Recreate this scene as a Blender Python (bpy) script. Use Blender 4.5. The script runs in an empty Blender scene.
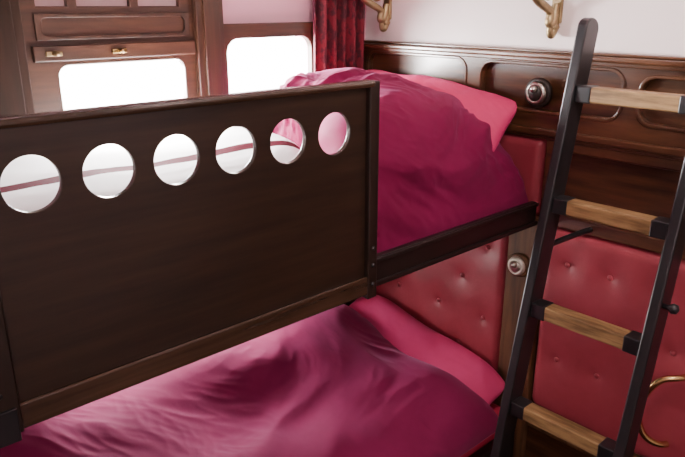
import bpy, bmesh, math
from mathutils import Vector, Matrix, noise
SC=bpy.context.scene; COL=SC.collection
W={}
# ---------------------------------------------------------------- materials
def mat(name, col, rough=.5, metal=0, col2=None, scale=(6,6,6), sheen=0, bump=0, bscale=40, coat=0, detail=6, ridge=0, c1=.35, c2=.65, spec=.5):
    m=bpy.data.materials.new(name); m.use_nodes=True
    nt=m.node_tree; b=nt.nodes['Principled BSDF']
    b.inputs['Roughness'].default_value=rough; b.inputs['Metallic'].default_value=metal
    b.inputs['Base Color'].default_value=(*col,1); b.inputs['Specular IOR Level'].default_value=spec
    if sheen:
        b.inputs['Sheen Weight'].default_value=sheen; b.inputs['Sheen Roughness'].default_value=.4
        b.inputs['Sheen Tint'].default_value=(1,.38,.70,1)
    if coat: b.inputs['Coat Weight'].default_value=coat; b.inputs['Coat Roughness'].default_value=.25
    g=nt.nodes.new('ShaderNodeNewGeometry')
    mp=nt.nodes.new('ShaderNodeMapping'); mp.inputs['Scale'].default_value=scale
    nt.links.new(g.outputs['Position'],mp.inputs['Vector'])
    if col2:
        n=nt.nodes.new('ShaderNodeTexNoise'); n.inputs['Scale'].default_value=1; n.inputs['Detail'].default_value=detail
        n.inputs['Roughness'].default_value=.6
        nt.links.new(mp.outputs[0],n.inputs['Vector'])
        r=nt.nodes.new('ShaderNodeValToRGB'); r.color_ramp.elements[0].color=(*col,1); r.color_ramp.elements[1].color=(*col2,1)
        r.color_ramp.elements[0].position=c1; r.color_ramp.elements[1].position=c2
        nt.links.new(n.outputs['Fac'],r.inputs[0]); nt.links.new(r.outputs[0],b.inputs['Base Color'])
    if bump:
        n2=nt.nodes.new('ShaderNodeTexNoise'); n2.inputs['Scale'].default_value=bscale; n2.inputs['Detail'].default_value=4
        nt.links.new(g.outputs['Position'],n2.inputs['Vector'])
        bp=nt.nodes.new('ShaderNodeBump'); bp.inputs['Strength'].default_value=bump; bp.inputs['Distance'].default_value=.004
        nt.links.new(n2.outputs['Fac'],bp.inputs['Height']); nt.links.new(bp.outputs[0],b.inputs['Normal'])
        if ridge:
            m2=nt.nodes.new('ShaderNodeMapping'); m2.inputs['Rotation'].default_value=(.3,.6,.9); m2.inputs['Scale'].default_value=(6,9,6)
            nt.links.new(g.outputs['Position'],m2.inputs['Vector'])
            n3=nt.nodes.new('ShaderNodeTexNoise'); n3.noise_type='RIDGED_MULTIFRACTAL'; n3.inputs['Scale'].default_value=1; n3.inputs['Detail'].default_value=1.5
            n3.inputs['Distortion'].default_value=.6
            nt.links.new(m2.outputs[0],n3.inputs['Vector'])
            b3=nt.nodes.new('ShaderNodeBump'); b3.inputs['Strength'].default_value=ridge; b3.inputs['Distance'].default_value=.004
            nt.links.new(n3.outputs['Fac'],b3.inputs['Height']); nt.links.new(bp.outputs[0],b3.inputs['Normal']); nt.links.new(b3.outputs[0],b.inputs['Normal'])
    return m
M_board=mat('dark_oak_board',(.017,.009,.006),.28,col2=(.046,.024,.014),scale=(3,3,38),coat=.45,bump=.03,c1=.3,c2=.72)
M_boardrail=mat('dark_oak_rail_lit',(.040,.021,.012),.26,col2=(.080,.042,.024),scale=(3,3,50),coat=.6)  # lighter than the board: light caught by the rails is in the colour
M_endpost=mat('dark_oak_post',(.014,.008,.006),.35,col2=(.028,.015,.010),scale=(40,40,4),coat=.2)
M_black=mat('black_paint',(.010,.010,.012),.38,col2=(.016,.015,.017),scale=(10,10,10),coat=.2)
M_rail=mat('ebony_rail',(.010,.006,.006),.40,col2=(.02,.011,.009),scale=(3,30,30),coat=.1)
M_darkpost=mat('dark_mahogany_post',(.016,.008,.005),.6,col2=(.035,.015,.009),scale=(40,40,3),spec=.2)
M_panel=mat('mahogany_panel',(.042,.015,.007),.30,col2=(.125,.050,.021),scale=(30,3,30),coat=.5)
M_panelin=mat('mahogany_inset',(.034,.013,.006),.28,col2=(.105,.043,.018),scale=(30,4,45),coat=.5)
M_pillar=mat('mahogany_pillar',(.06,.024,.010),.6,col2=(.16,.07,.028),scale=(30,40,3))
M_sash=mat('sash_mahogany',(.034,.012,.006),.4,col2=(.082,.029,.014),scale=(4,4,40),coat=.2)
M_post=mat('post_mahogany',(.024,.009,.005),.4,col2=(.066,.024,.012),scale=(40,40,3),coat=.2)
M_rung=mat('oak_rung',(.14,.078,.030),.5,col2=(.36,.22,.095),scale=(60,7,60),c1=.38,c2=.6)
M_brass=mat('brass',(.42,.32,.17),.45,.9,col2=(.27,.20,.11),scale=(20,20,20))
M_brass2=mat('polished_brass',(.70,.52,.24),.25,1,col2=(.55,.39,.16),scale=(20,20,20))
M_chrome=mat('aged_nickel',(.50,.46,.40),.28,1,col2=(.65,.61,.55),scale=(40,40,40))
M_cream=mat('cream_nickel',(.70,.64,.54),.4,.5,col2=(.8,.75,.66),scale=(40,40,40))
M_dark=mat('dark_bakelite',(.018,.010,.007),.5)
M_duvet=mat('maroon_cotton',(.165,.006,.046),.75,col2=(.21,.009,.062),scale=(5,5,5),sheen=.22,bump=.15,bscale=22,ridge=.18,spec=.1)
M_duvet2=mat('plum_cotton',(.24,.014,.080),.75,col2=(.29,.020,.100),scale=(5,5,5),sheen=.35,bump=.15,bscale=22,ridge=.12,spec=.15)
M_pillow=mat('hot_pink_cotton',(.60,.030,.14),.65,col2=(.66,.042,.17),scale=(5,5,5),sheen=.15,bump=.2,bscale=16,ridge=.2,spec=.3)
M_pillow2=mat('bright_pink_cotton',(.74,.06,.21),.65,col2=(.80,.08,.25),scale=(5,5,5),sheen=.2,bump=.2,bscale=16,ridge=.12,spec=.3)
M_pink=mat('pink_sheet',(.60,.03,.09),.7,col2=(.66,.04,.11),scale=(5,5,5))
M_leather=mat('red_leather',(.28,.033,.052),.42,col2=(.36,.052,.076),scale=(5,5,5),bump=.12,bscale=60)
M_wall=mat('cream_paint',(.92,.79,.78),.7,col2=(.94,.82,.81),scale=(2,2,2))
M_wallp=mat('cream_paint_pink_bounce',(.85,.48,.58),.7,col2=(.87,.52,.61),scale=(2,2,2))  # pink bounce light on the window wall is put into this colour
M_pane=mat('pink_reflection_pane',(.55,.34,.36),.25,col2=(.62,.42,.44),scale=(8,8,8))  # pink reflection in the upper glass, painted as an opaque colour
M_curt=mat('red_velvet',(.05,.002,.008),.75,col2=(.17,.006,.020),scale=(45,45,30),sheen=.2,detail=2,c1=.42,c2=.58)
M_floor=mat('dark_carpet',(.05,.012,.015),.9,col2=(.08,.02,.02),scale=(60,60,60))
M_glass=bpy.data.materials.new('window_glass'); M_glass.use_nodes=True
nt=M_glass.node_tree; nt.nodes.remove(nt.nodes['Principled BSDF'])
tb=nt.nodes.new('ShaderNodeBsdfTransparent'); gb=nt.nodes.new('ShaderNodeBsdfGlossy'); gb.inputs['Roughness'].default_value=.02
mx=nt.nodes.new('ShaderNodeMixShader'); mx.inputs[0].default_value=.05
nt.links.new(tb.outputs[0],mx.inputs[1]); nt.links.new(gb.outputs[0],mx.inputs[2]); nt.links.new(mx.outputs[0],nt.nodes['Material Output'].inputs[0])
# white quilt with maroon stripe
M_white=bpy.data.materials.new('white_cotton_stripe'); M_white.use_nodes=True
nt=M_white.node_tree; b=nt.nodes['Principled BSDF']; b.inputs['Roughness'].default_value=.9; b.inputs['Specular IOR Level'].default_value=.03
g=nt.nodes.new('ShaderNodeNewGeometry'); sp=nt.nodes.new('ShaderNodeSeparateXYZ'); nt.links.new(g.outputs['Position'],sp.inputs[0])
nz=nt.nodes.new('ShaderNodeTexNoise'); nz.inputs['Scale'].default_value=5; nt.links.new(g.outputs['Position'],nz.inputs['Vector'])
ma=nt.nodes.new('ShaderNodeMath'); ma.operation='MULTIPLY_ADD'; ma.inputs[1].default_value=.05; nt.links.new(nz.outputs['Fac'],ma.inputs[0]); nt.links.new(sp.outputs['Y'],ma.inputs[2])
cr=nt.nodes.new('ShaderNodeValToRGB'); cr.color_ramp.interpolation='CONSTANT'
e=cr.color_ramp.elements; e[0].color=(.97,.96,.96,1); e[0].position=0; e[1].position=.42; e[1].color=(.08,.0002,.010,1)
x=e.new(.505); x.color=(.97,.96,.96,1)
mr=nt.nodes.new('ShaderNodeMapRange'); mr.inputs[1].default_value=1.1; mr.inputs[2].default_value=1.7
nt.links.new(ma.outputs[0],mr.inputs[0]); nt.links.new(mr.outputs[0],cr.inputs[0]); nt.links.new(cr.outputs[0],b.inputs['Base Color'])

# ---------------------------------------------------------------- helpers
def finish(name, me, m, parent=None, label=None, category=None, kind=None, smooth=False, base=False, group=None):
    vs=[v.co for v in me.vertices]
    lo=Vector([min(v[i] for v in vs) for i in range(3)]); hi=Vector([max(v[i] for v in vs) for i in range(3)])
    c=(lo+hi)/2
    if base: c.z=lo.z
    me.transform(Matrix.Translation(-c))
    if m and not me.materials: me.materials.append(m)
    for p in me.polygons: p.use_smooth=smooth
    o=bpy.data.objects.new(name,me); COL.objects.link(o)
    place(o,c,parent,label,category,kind,group)
    return o
def place(o,c,parent=None,label=None,category=None,kind=None,group=None):
    W[o]=Vector(c)
    if parent is not None:
        o.parent=parent; o.location=Vector(c)-W[parent]
    else: o.location=c
    if label: o['label']=label
    if category: o['category']=category
    if kind: o['kind']=kind
    if group: o['group']=group
def empty(name,loc,label,category,group=None):
    o=bpy.data.objects.new(name,None); o.empty_display_size=.1; COL.objects.link(o)
    place(o,loc,None,label,category,None,group); return o
def bm2(bm):
    me=bpy.data.meshes.new('m'); bmesh.ops.recalc_face_normals(bm,faces=bm.faces); bm.to_mesh(me); bm.free(); return me
def addbox(bm,lo,hi):
    r=bmesh.ops.create_cube(bm,size=1)
    lo=Vector(lo);hi=Vector(hi)
    for v in r['verts']: v.co=Vector([(lo[i]+hi[i])/2+v.co[i]*(hi[i]-lo[i]) for i in range(3)])
    return r['verts']
def box(name,lo,hi,m,bev=.003,**k):
    bm=bmesh.new(); addbox(bm,lo,hi)
    if bev: bmesh.ops.bevel(bm,geom=bm.edges[:],offset=bev,segments=2,affect='EDGES',profile=.5)
    return finish(name,bm2(bm),m,**k)
def boxes(name,lst,m,bev=.002,**k):
    bm=bmesh.new()
    for lo,hi in lst: addbox(bm,lo,hi)
    if bev: bmesh.ops.bevel(bm,geom=bm.edges[:],offset=bev,segments=2,affect='EDGES',profile=.5)
    return finish(name,bm2(bm),m,**k)
def rect(a0,b0,a1,b1): return [(a0,b0),(a1,b0),(a1,b1),(a0,b1)]
def rrect(a0,b0,a1,b1,r,n=8):
    pts=[]
    for cx,cy,s in ((a1-r,b1-r,0),(a0+r,b1-r,90),(a0+r,b0+r,180),(a1-r,b0+r,270)):
        for i in range(n+1):
            t=math.radians(s+90*i/n); pts.append((cx+r*math.cos(t),cy+r*math.sin(t)))
    return pts
def circ(cx,cy,r,n=48): return [(cx+r*math.cos(2*math.pi*i/n),cy+r*math.sin(2*math.pi*i/n)) for i in range(n)]
def plate(name,plane,loops,c0,c1,m,bev=.002,**k):
    cu=bpy.data.curves.new('c','CURVE'); cu.dimensions='2D'; cu.fill_mode='BOTH'
    t=abs(c1-c0); cu.extrude=max(t/2-bev,.0001); cu.bevel_depth=bev; cu.bevel_resolution=1; cu.offset=-bev if bev else 0
    for L in loops:
        s=cu.splines.new('POLY'); s.points.add(len(L)-1); s.use_cyclic_u=True
        for p,q in zip(s.points,L): p.co=(q[0],q[1],0,1)
    o=bpy.data.objects.new('c',cu); COL.objects.link(o)
    dg=bpy.context.evaluated_depsgraph_get(); dg.update()
    me=bpy.data.meshes.new_from_object(o.evaluated_get(dg)); bpy.data.objects.remove(o)
    cc=(c0+c1)/2
    for v in me.vertices:
        x,y,z=v.co
        v.co=(x,cc-z,y) if plane=='XZ' else (cc+z,x,y)
    return finish(name,me,m,**k)
def lathe(name,prof,center,axis,m,n=32,**k):
    bm=bmesh.new(); rings=[]
    ax=Vector(axis).normalized(); a=ax.orthogonal().normalized(); b=ax.cross(a)
    for d,r in prof:
        rings.append([bm.verts.new(Vector(center)+ax*d+(a*math.cos(2*math.pi*i/n)+b*math.sin(2*math.pi*i/n))*max(r,.0003)) for i in range(n)])
    for r0,r1 in zip(rings,rings[1:]):
        for i in range(n): bm.faces.new((r0[i],r0[(i+1)%n],r1[(i+1)%n],r1[i]))
    bm.faces.new(rings[0]); bm.faces.new(rings[-1])
    return finish(name,bm2(bm),m,smooth=True,**k)
def tube(name,pts,rad,m,cyc=False,**k):
    cu=bpy.data.curves.new('c','CURVE'); cu.dimensions='3D'; cu.bevel_depth=rad; cu.bevel_resolution=4; cu.use_fill_caps=True; cu.resolution_u=8
    s=cu.splines.new('NURBS'); s.points.add(len(pts)-1); s.order_u=3; s.use_endpoint_u=True
    for p,q in zip(s.points,pts):
        p.co=(*q[:3],1)
        if len(q)>3: p.radius=q[3]
    o=bpy.data.objects.new('c',cu); COL.objects.link(o)
    dg=bpy.context.evaluated_depsgraph_get(); dg.update()
    me=bpy.data.meshes.new_from_object(o.evaluated_get(dg)); bpy.data.objects.remove(o)
    return finish(name,me,m,smooth=True,**k)
def sstep(a,b,x):
    t=max(0,min(1,(x-a)/(b-a))); return t*t*(3-2*t)

# ---------------------------------------------------------------- room shell
S=dict(kind='structure')
box('floor',(-1.3,-1.0,-.05),(1.80,1.85,0),M_floor,0,**S)
box('ceiling',(-1.3,-1.0,2.35),(1.80,1.85,2.40),M_wall,0,**S)
box('wall_left',(-1.35,-1.0,0),(-1.3,1.85,2.35),M_wall,0,**S)
box('wall_front',(-1.3,-1.05,0),(1.8,-1.0,2.35),M_wall,0,**S)
box('wall_right',(1.735,-1.0,0),(1.80,1.77,2.35),M_wall,0,**S)
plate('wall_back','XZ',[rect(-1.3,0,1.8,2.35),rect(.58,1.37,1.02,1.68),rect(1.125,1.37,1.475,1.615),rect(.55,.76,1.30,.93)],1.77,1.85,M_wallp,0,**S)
w1=plate('window_1','XZ',[rect(.555,1.33,1.03,2.0),rrect(.635,1.40,.99,1.553,.028),
    rect(.60,1.695,.675,1.90),rect(.70,1.695,.84,1.90),rect(.865,1.695,.985,1.90)],1.745,1.769,M_sash,.003,**S)
box('pink_reflection_pane',(.59,1.760,1.69),(.995,1.768,1.91),M_pane,0,parent=w1)  # opaque box carrying the painted pink reflection
plate('sash_rail','XZ',[rect(.575,1.565,1.02,1.603)],1.73,1.746,M_sash,.003,parent=w1)
plate('ventilator_panel','XZ',[rect(.59,1.615,1.01,1.678),rrect(.605,1.625,.995,1.668,.015)],1.738,1.746,M_post,.002,parent=w1)
box('glass',(.60,1.7705,1.38),(1.015,1.7725,1.66),M_glass,0,parent=w1)
for cx,mm in ((.622,M_brass),(.79,M_brass2)):
    bx=box('window_catch',(cx-.020,1.722,1.578),(cx+.020,1.732,1.590),mm,.002,parent=w1,label='brass window catch')
    lathe('catch_knob',[(0,.007),(.006,.007),(.012,.004),(.018,.006),(.022,.002)],(cx,1.722,1.585),(0,-1,0),mm,16,parent=bx)
w2=plate('window_2','XZ',[rect(1.11,1.33,1.50,1.645),rrect(1.135,1.36,1.462,1.602,.042)],1.745,1.769,M_sash,.003,**S)
box('glass',(1.13,1.7705,1.38),(1.47,1.7725,1.61),M_glass,0,parent=w2)
w3=plate('unseen_window_3','XZ',[rect(.50,.72,1.35,.97),rect(.56,.77,1.29,.92)],1.75,1.785,M_sash,.003,**S)  # unseen lower window, put in to light the lower duvet
boxes('trim_1',[((1.025,1.725,1.25),(1.115,1.77,2.2)),((1.045,1.715,1.25),(1.095,1.726,2.2))],M_post,.003,**S)
boxes('trim_2',[((.38,1.72,1.2),(.556,1.77,2.2)),((.44,1.70,1.2),(.53,1.72,2.2))],M_darkpost,.003,**S)
box('trim_3',(-1.2,1.755,0),(1.70,1.769,.62),M_panel,.003,**S)
# end wall panelling
box('trim_4',(1.724,-1.0,0),(1.735,1.768,1.57),M_panelin,.0,**S)
frz=[(1.30,1.425,1.72,1.538),(.80,1.415,1.235,1.535),(.25,1.415,.745,1.525),(-.8,1.415,.19,1.525)]
plate('trim_5','YZ',[rect(-1.0,1.355,1.765,1.562)]+[rrect(*q,.035) for q in frz],1.702,1.726,M_panel,.006,**S)
for n,(a,b_,c,d) in enumerate(frz[:3]):
    plate('trim_%d'%(12+n),'YZ',[rrect(a-.010,b_-.010,c+.010,d+.010,.043),rrect(a-.001,b_-.001,c+.001,d+.001,.035)],1.698,1.704,M_panel,.0025,**S)
boxes('trim_6',[((1.675,-1.0,1.560),(1.735,1.765,1.572)),((1.688,-1.0,1.548),(1.71,1.765,1.560)),((1.700,-1.0,1.572),(1.735,1.765,1.580))],M_panel,.003,**S)
boxes('trim_7',[((1.690,-1.0,1.345),(1.724,1.765,1.365)),((1.697,-1.0,1.335),(1.724,1.765,1.345))],M_panel,.004,**S)
plate('trim_8','YZ',[rect(-1.0,1.085,1.0,1.337),rrect(.45,1.125,.945,1.305,.03),rrect(-.7,1.125,.40,1.305,.03)],1.704,1.726,M_panel,.006,**S)
box('trim_9',(1.696,.975,0),(1.724,1.092,1.10),M_pillar,.004,**S)
boxes('trim_10',[((1.700,-1.0,.40),(1.724,.975,.475)),((1.69,-1.0,0),(1.724,.975,.12))],M_pillar,.004,**S)

# ---------------------------------------------------------------- tufted upholstery
btn=None
def tufted(y0,z0,y1,z1,r,buttons,label,puff=.027,step=.005):
    X0=1.723
    bm=bmesh.new(); ny=int((y1-y0)/step)+1; nz=int((z1-z0)/step)+1
    G=[[None]*(nz+1) for _ in range(ny+1)]
    cy,cz=(y0+y1)/2,(z0+z1)/2; hy,hz=(y1-y0)/2,(z1-z0)/2
    for i in range(ny+1):
        for j in range(nz+1):
            y=y0+(y1-y0)*i/ny; z=z0+(z1-z0)*j/nz
            qx=abs(y-cy)-hy+r; qz=abs(z-cz)-hz+r
            sd=math.hypot(max(qx,0),max(qz,0))+min(max(qx,qz),0)-r
            e=max(0,min(1,-sd/.03)); h=puff*math.sqrt(1-(1-e)**2)
            if sd>=-0.0005: h=-.004
            dm=0
            for by,bz in buttons:
                dy=y-by; dz=z-bz; d=math.hypot(dy,dz)
                if d<.14:
                    dm=max(dm,.0035*math.exp(-(d/.014)**2)+.0095*math.exp(-(d/.042)**1.5))
            h-=dm*min(1,e)
            h+=.0006*noise.noise(Vector((y*7,z*7,3)))*e
            G[i][j]=bm.verts.new((X0-h,y,z))
    for i in range(ny):
        for j in range(nz): bm.faces.new((G[i][j],G[i][j+1],G[i+1][j+1],G[i+1][j]))
    o=finish('upholstered_panel',bm2(bm),M_leather,smooth=True,label=label,category='wall panel')
    global btn
    for by,bz in buttons:
        c=Vector((X0-puff+.0095,by,bz))
        if btn is None:
            b0=lathe('button',[(-.004,.006),(0,.0085),(.003,.007),(.0045,.001)],c,(-1,0,0),M_leather,16,parent=o); btn=b0.data
        else:
            b0=bpy.data.objects.new('button',btn); COL.objects.link(b0); place(b0,c,o)
    return o
def grid(y0,y1,z0,z1,sy,sz,oy,oz):
    L=[];k=0;z=oz
    while z>z0+.05:
        y=oy-(sy/2 if k%2 else 0)
        while y+sy<y1-.04: y+=sy
        while y>y0+.04:
            if y<y1-.03: L.append((y,z))
            y-=sy
        z-=sz;k+=1
    return L
tufted(.32,.475,.968,1.082,.035,grid(.32,.968,.475,1.076,.13,.155,.893,.98),'red leather buttoned wall panel with rounded corners behind ladder')
tufted(1.096,.34,1.762,1.09,.02,grid(1.096,1.762,.34,1.09,.19,.125,1.36,.96),'red leather buttoned wall panel beside lower bunk pillow')
tufted(1.005,1.10,1.762,1.334,.02,[(1.2,1.22),(1.4,1.22),(1.6,1.22)],'red leather buttoned wall panel at head of upper bunk')

# ---------------------------------------------------------------- bunks
ub=empty('bunk_bed',(.73,1.38,1.08),'dark wooden upper bunk with pierced guard board','bunk bed')
box('side_rail',(-.25,1.0,1.083),(1.690,1.02,1.152),M_rail,.004,parent=ub)
box('bed_base',(-.25,1.02,1.083),(1.690,1.755,1.11),M_rail,.002,parent=ub)
boxes('rail_moulding',[((1.01,.992,1.083),(1.69,1.0,1.095)),((1.01,.994,1.14),(1.69,1.0,1.150))],M_rail,.002,parent=ub)
gd=plate('guard_board','XZ',[rect(.19,1.085,.995,1.545)]+[circ(.300+.1168*i,1.455,.0422) for i in range(6)],.987,.998,M_board,.0015,parent=ub,label='dark guard board with six round holes')
box('bottom_rail',(.20,.977,1.080),(.985,.9868,1.124),M_boardrail,.003,parent=gd)
box('top_rail',(.20,.972,1.539),(.985,.999,1.554),M_boardrail,.006,parent=gd)
box('stile',(.178,.974,1.078),(.232,.9995,1.552),M_endpost,.003,parent=gd,label='near-black wooden end post')
box('stile',(.970,.974,1.070),(.998,.9995,1.552),M_endpost,.003,parent=gd,label='near-black wooden end post')
for p in ((.984,1.105),(.984,1.15),(.984,1.19),(.205,1.11),(.205,1.15),(.205,1.19)):
    lathe('bolt',[(0,.005),(.002,.005),(.004,.002)],(p[0],.974,p[1]),(0,-1,0),M_black,14,parent=gd)
boxes('corner_bracket',[((.180,.969,1.068),(.225,.975,1.125))],M_black,.002,parent=gd)
lb=empty('bunk_bed',(.73,1.38,0),'dark wooden lower bunk base against window wall','bunk bed')
box('side_rail',(-.25,1.0,.06),(1.690,1.03,.36),M_rail,.004,parent=lb)
box('bed_base',(-.25,1.03,0),(1.690,1.752,.32),M_rail,.002,parent=lb)
box('mattress',(-.24,1.03,1.111),(1.68,1.745,1.138),M_pink,.01,label='pink-covered thin mattress on upper bunk',category='mattress')
box('mattress',(-.24,1.035,.322),(1.69,1.745,.44),M_pink,.025,label='pink-covered mattress on lower bunk',category='mattress')

# ---------------------------------------------------------------- bedding
def rot(p,a): c,s=math.cos(a),math.sin(a); return Vector((p.x*c+p.y*s,-p.x*s+p.y*c,p.z))
def folds(p,ang,amp,seed,fine=1,zs=.5):
    p=Vector((p.x+p.z*.9,p.y+(0 if zs<.9 else p.z*.5),p.z*zs))
    w=Vector((noise.noise(p*2.0+Vector((seed,0,0))),noise.noise(p*2.0+Vector((0,seed,7))),noise.noise(p*2.2+Vector((3,seed,7)))))*.18
    w+=Vector((noise.noise(p*7+Vector((seed,0,4))),noise.noise(p*7+Vector((0,seed,2))),0))*.03
    q=rot(p+w,ang)
    a=noise.noise(Vector((q.x*1.8,q.y*5.5,q.z*4+seed)))
    b_=noise.noise(Vector((q.x*5+9,q.y*13,q.z*10+seed)))
    r=rot(p+w*1.3,ang+1.1)
    c=noise.noise(Vector((r.x*4.5,r.y*12,r.z*9+seed*2)))
    d=noise.noise(Vector((r.x*11,r.y*26,r.z*20+seed*3)))
    f=noise.noise(Vector((q.x*12,q.y*29+5,q.z*20+seed*3)))
    rd=lambda v,k=.0006:(.28-math.sqrt(v*v+k))
    msk=max(0,min(1,.5+1.8*noise.noise(p*2.6+Vector((seed,5,1)))))
    m2=max(.15,min(1,.5+1.8*noise.noise(p*3.1+Vector((seed,9,21)))))
    return amp*(.55*rd(a,.005)+fine*(.34*msk*m2*rd(b_)+.34*(1-msk)*m2*rd(c)+.13*m2*rd(d)+.10*msk*rd(f))+.55*noise.noise(p*3.0+Vector((0,0,seed))))
def quilt(name,x0,x1,y0,y1,zb,ztop,m,ang,amp,seed,nx=170,ny=150,px=5,pr=None,py=5,label='',category='duvet',fine=1,zs=.5,left=None,right=None):
    bm=bmesh.new(); G=[]; pr=pr or px
    for i in range(nx+1):
        row=[]
        s=-1+2*i/nx; u=math.sin(math.pi/2*s)*.5+s*.5 if abs(s)<1 else s
        for j in range(ny+1):
            t=-1+2*j/ny; v=math.sin(math.pi/2*t)
            e=(max(0,1-abs(u)**(px if u<0 else pr)))**(1/2.6)*(max(0,1-abs(v)**(py if v<0 else 14)))**(1/2.3)
            y=(y0+y1)/2+(y1-y0)/2*v
            a=x0+(left(y) if left else 0); b=x1+(right(y) if right else 0)
            x=(a+b)/2+(b-a)/2*u
            row.append(bm.verts.new((x,y,zb+(ztop(x,y)-zb)*e)))
        G.append(row)
    for i in range(nx):
        for j in range(ny): bm.faces.new((G[i][j],G[i+1][j],G[i+1][j+1],G[i][j+1]))
    bm.normal_update()
    disp=[]
    for v in bm.verts: disp.append(v.normal*folds(v.co,ang,amp,seed,fine,zs)*min(1,max(0,(v.co.z-zb)/.05)))
    for v,d in zip(bm.verts,disp):
        v.co+=d; v.co.y=max(v.co.y,y0-.004); v.co.z=max(v.co.z,zb); v.co.x=min(v.co.x,x1+(.3 if right else .005))
    ring=[G[i][0] for i in range(nx+1)]+[G[nx][j] for j in range(1,ny+1)]+[G[i][ny] for i in range(nx-1,-1,-1)]+[G[0][j] for j in range(ny-1,0,-1)]
    bm.faces.new(ring[::-1])
    return finish(name,bm2(bm),m,smooth=True,label=label,category=category)
def zt_up(x,y):
    z=1.490+.025*sstep(1.2,1.55,y)
    z-=.060*sstep(1.38,1.66,x)
    z-=.060*(1-sstep(1.10,1.36,x+.25*(1.4-y)))
    return z
sl=lambda y:.17*sstep(1.10,1.50,y)
quilt('duvet',1.03,1.676,1.022,1.69,1.139,zt_up,M_duvet,.6,.066,6.4,nx=280,ny=280,px=12,pr=6,py=4.2,label='maroon duvet bunched on upper bunk',fine=1.1,zs=1,left=sl)
def zt_lo(x,y):
    z=.61+.08*sstep(1.25,1.6,y)+.03*math.exp(-((x-1.30)/.22)**2-((y-1.45)/.28)**2)
    z-=.030*sstep(1.42,1.58,x)
    return z
quilt('duvet',-.22,1.585,.982,1.725,.441,zt_lo,M_duvet2,.75,.055,14.2,nx=560,ny=280,px=18,pr=12,py=4.5,label='plum magenta duvet spread on lower bunk',fine=.6)
quilt('quilt',-.22,1.015,1.04,1.725,1.139,lambda x,y:1.365,M_white,.1,.012,5.0,nx=120,ny=90,px=18,py=6,label='white quilt with maroon stripe behind guard board',category='quilt',right=sl)
def pillow(cx,cy,cz,lx,ly,th,tilt,roll,label,seed,amp,m=M_pillow,fine=1.0):
    bm=bmesh.new(); N=110; top=[];bot=[]
    ca,sa=math.cos(tilt),math.sin(tilt)
    def P(u,v,s):
        e=(max(0,1-abs(u)**2.4))**.55*(max(0,1-abs(v)**2.8))**.5
        x=lx/2*u*(1-.03*(1-v*v)*abs(u)-.14*abs(v)**7); y=ly/2*v*(1-.03*(1-u*u)*abs(v)-.07*abs(u)**7); z=s*th/2*e
        z+=folds(Vector((x*1.3,y*1.3,0)),.3,amp,seed,fine)*min(1,e*1.6)
        z+=.010*math.sin(v*5+seed)*(abs(u)**3)
        return Vector((cx+x*ca-z*sa, cy+y, cz+x*sa+z*ca+roll*y))
    for s,G in ((1,top),(-1,bot)):
        for i in range(N+1):
            G.append([bm.verts.new(P(math.sin(math.pi/2*(-1+2*i/N)),math.sin(math.pi/2*(-1+2*j/N)),s)) for j in range(N+1)])
        for i in range(N):
            for j in range(N): bm.faces.new((G[i][j],G[i+1][j],G[i+1][j+1],G[i][j+1]))
    bmesh.ops.remove_doubles(bm,verts=bm.verts,dist=.0004)
    return finish('pillow',bm2(bm),m,smooth=True,label=label,category='pillow')
pillow(1.600,1.385,1.385,.23,.64,.14,math.radians(48),.08,'hot pink pillow propped behind duvet on upper bunk',1.7,.06)
pillow(1.54,1.355,.550,.31,.67,.14,math.radians(18),.15,'bright pink pillow at wall end of lower bunk',4.4,.040,M_pillow2,.5)

# ---------------------------------------------------------------- ladder
def LX(z): return 1.33+.197*(z-.548)
la=empty('ladder',(1.23,.68,0),'black painted wooden ladder with worn oak rungs','ladder')
def stile(yc):
    d=Vector((.197,1)).normalized(); n=Vector((d.y,-d.x)); h=.031
    A=Vector((LX(0),0)); B=Vector((LX(1.645),1.645))
    k=h/d.y
    pts=[(A.x-k,0),(A.x+k,0)]
    for i in range(11):
        t=math.pi*i/10
        q=B+n*(h*math.cos(t))+d*(h*.8*math.sin(t)); pts.append((q.x,q.y))
    plate('stile','XZ',[pts],yc-.0125,yc+.0125,M_black,.004,parent=la)
stile(.826); stile(.522)
for k in range(6):
    z=1.497-.2652*k; x=LX(z)
    r=box('rung',(x-.020,.535,z-.018),(x+.022,.813,z+.018),M_rung,.004,parent=la)
    box('rung_bracket',(x-.0215,.5345,z-.0195),(x+.0235,.574,z+.0195),M_black,.003,parent=r,label='black rung end bracket')
    box('rung_bracket',(x-.0215,.775,z-.0195),(x+.0235,.8135,z+.0195),M_black,.003,parent=r,label='black rung end bracket')
tube('stay_rod',[(LX(1.105)+.02,.845,1.105),(1.6,.845,1.105),(1.70,.835,1.105)],.008,M_black,parent=la)
lathe('knob',[(0,.006),(.012,.006),(.02,.012),(.03,.010),(.034,.002)],(LX(1.09)-.02,.509,1.075),(0,-1,0),M_black,16,parent=la)

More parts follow.
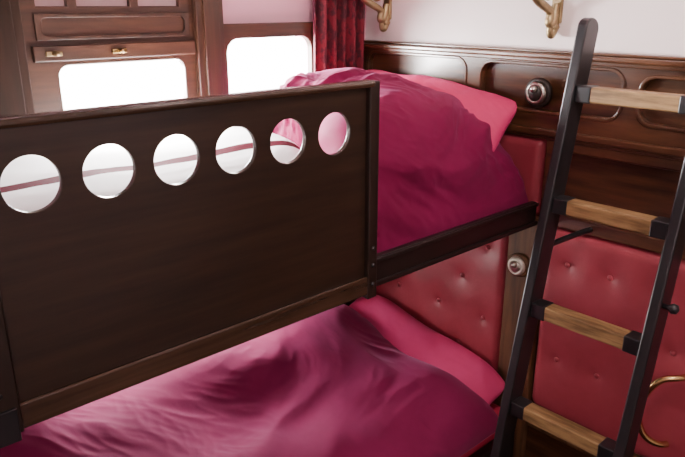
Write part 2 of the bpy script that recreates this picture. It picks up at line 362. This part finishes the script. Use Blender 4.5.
# ---------------------------------------------------------------- fittings
def switch(y,z,R,x0,label,ring,dome):
    e=empty('light_switch',(x0,y,z),label,'light switch','round light switches on end wall')
    c=(x0,y,z)
    lathe('base',[(0,R),(.008,R),(.012,R*.95),(.014,R*.82)],c,(-1,0,0),M_pillar if dome is not M_dark else M_dark,parent=e)
    lathe('ring',[(.012,R*.80),(.020,R*.76),(.026,R*.62),(.026,R*.52),(.014,R*.48)],c,(-1,0,0),ring,parent=e)
    lathe('dome',[(.014,R*.56),(.024,R*.52),(.030,R*.40),(.033,R*.2),(.034,.001)],c,(-1,0,0),dome,parent=e)
    lathe('toggle',[(.030,.006),(.044,.006),(.050,.010),(.057,.009),(.060,.001)],c,(-1,-.2,.3),M_chrome,20,parent=e)
switch(1.034,1.463,.042,1.701,'dark round light switch with metal ring on wood panelling',M_chrome,M_dark)
switch(1.045,.94,.038,1.696,'round light switch with pale ring on wooden pillar',M_cream,M_chrome)
def bracket(y):
    e=empty('rack_bracket',(1.735,y,1.625),'brass scrolled luggage rack bracket on cream wall','bracket','brass rack brackets')
    boxes('back_plate',[((1.724,y-.016,1.650),(1.735,y+.016,1.86))],M_brass,.004,parent=e)
    tube('scroll_arm',[(1.722,y,1.70,1.2),(1.715,y,1.650,1.5),(1.69,y,1.648,1.3),(1.70,y,1.680,1.2),(1.665,y,1.694,1.3),(1.62,y,1.712,1.3),(1.58,y,1.75),(1.50,y,1.80)],.009,M_brass,parent=e)
    tube('scroll',[(1.728,y,1.665,1.3),(1.722,y,1.622,1.5),(1.700,y,1.618,1.2),(1.700,y,1.640,1)],.008,M_brass,parent=e)
    tube('leaf_scroll',[(1.724,y,1.73,1.2),(1.70,y,1.735,1.6),(1.675,y,1.715,1.5),(1.655,y,1.735,1.2),(1.675,y,1.75,.8)],.008,M_brass,parent=e)
    lathe('finial',[(-.016,.003),(-.009,.011),(0,.015),(.008,.011),(.014,.003)],(1.722,y,1.640),(0,0,1),M_brass,18,parent=e)
bracket(1.66); bracket(1.02)
gh=empty('grab_handle',(1.69,.59,.58),'curved brass grab handle on leather wall panel','handle')
tube('bar',[(1.694,.52,.780),(1.67,.525,.783),(1.645,.575,.770),(1.632,.612,.675),(1.645,.592,.588),(1.67,.55,.563),(1.694,.54,.563)],.009,M_brass2,parent=gh)

# curtain
bm=bmesh.new(); NX=90; NZ=30; A=[];B=[]
for i in range(NX+1):
    ra=[];rb=[]
    for j in range(NZ+1):
        u=i/NX; z=1.30+.82*j/NZ
        x=1.455+.225*u
        y=1.721+.016*math.sin(u*2*math.pi*5.2+.4*math.sin(z*6))+.005*noise.noise(Vector((u*9,z*3,0)))
        ra.append(bm.verts.new((x,y-.002,z))); rb.append(bm.verts.new((x,y+.002,z)))
    A.append(ra);B.append(rb)
for G in (A,B):
    for i in range(NX):
        for j in range(NZ): bm.faces.new((G[i][j],G[i+1][j],G[i+1][j+1],G[i][j+1]))
for i in range(NX):
    for j in (0,NZ): bm.faces.new((A[i][j],A[i+1][j],B[i+1][j],B[i][j]))
for j in range(NZ):
    for i in (0,NX): bm.faces.new((A[i][j],A[i][j+1],B[i][j+1],B[i][j]))
cur=finish('curtain',bm2(bm),M_curt,smooth=True,label='dark red velvet curtain hanging beside window',category='curtain')
tube('curtain_rod',[(1.46,1.721,2.10),(1.58,1.721,2.10),(1.71,1.721,2.10)],.008,M_brass,parent=cur)

# ---------------------------------------------------------------- lights / world
def area(name,loc,target,sx,sy,power,col):
    l=bpy.data.lights.new(name,'AREA'); l.shape='RECTANGLE'; l.size=sx; l.size_y=sy; l.energy=power; l.color=col
    o=bpy.data.objects.new(name,l); COL.objects.link(o); o.location=loc
    d=Vector(target)-Vector(loc); o.rotation_euler=d.to_track_quat('-Z','Y').to_euler(); return o
area('daylight_window',(.78,2.05,1.60),(.68,1.3,1.36),.9,.4,300,(1,.98,.97))
area('daylight_window',(1.28,2.15,1.75),(1.3,1.4,1.4),.5,.5,20,(1,.95,.97))
area('daylight_window',(.95,2.0,1.12),(.95,1.35,.6),.6,.3,46,(1,.95,.96))  # added behind the unseen lower window to brighten the lower duvet
area('aisle_fill',(-.7,-.6,2.2),(1.6,.7,1.35),.9,.9,17,(1,.92,.90))  # added soft fill from the aisle side, no lamp fitting there
area('wall_fill',(1.0,.35,2.25),(1.74,.7,1.80),.4,.4,11,(1,.84,.80))  # added out of view to brighten the top of the end wall
wd=bpy.data.worlds.new('w'); SC.world=wd; wd.use_nodes=True
bg=wd.node_tree.nodes['Background']; bg.inputs[0].default_value=(1,.985,.93,1); bg.inputs[1].default_value=20

# ---------------------------------------------------------------- camera
cd=bpy.data.cameras.new('cam'); cd.sensor_width=36; cd.lens=669/685*36; cd.clip_start=.02
co=bpy.data.objects.new('camera',cd); COL.objects.link(co); SC.camera=co
R=Vector((.7373,-.6756,0)).normalized(); F=Vector((.6405,.6990,-.318)).normalized(); U=R.cross(F).normalized(); R=F.cross(U)
Mx=Matrix(((R.x,U.x,-F.x,0),(R.y,U.y,-F.y,0),(R.z,U.z,-F.z,1.70),(0,0,0,1)))
co.matrix_world=Mx
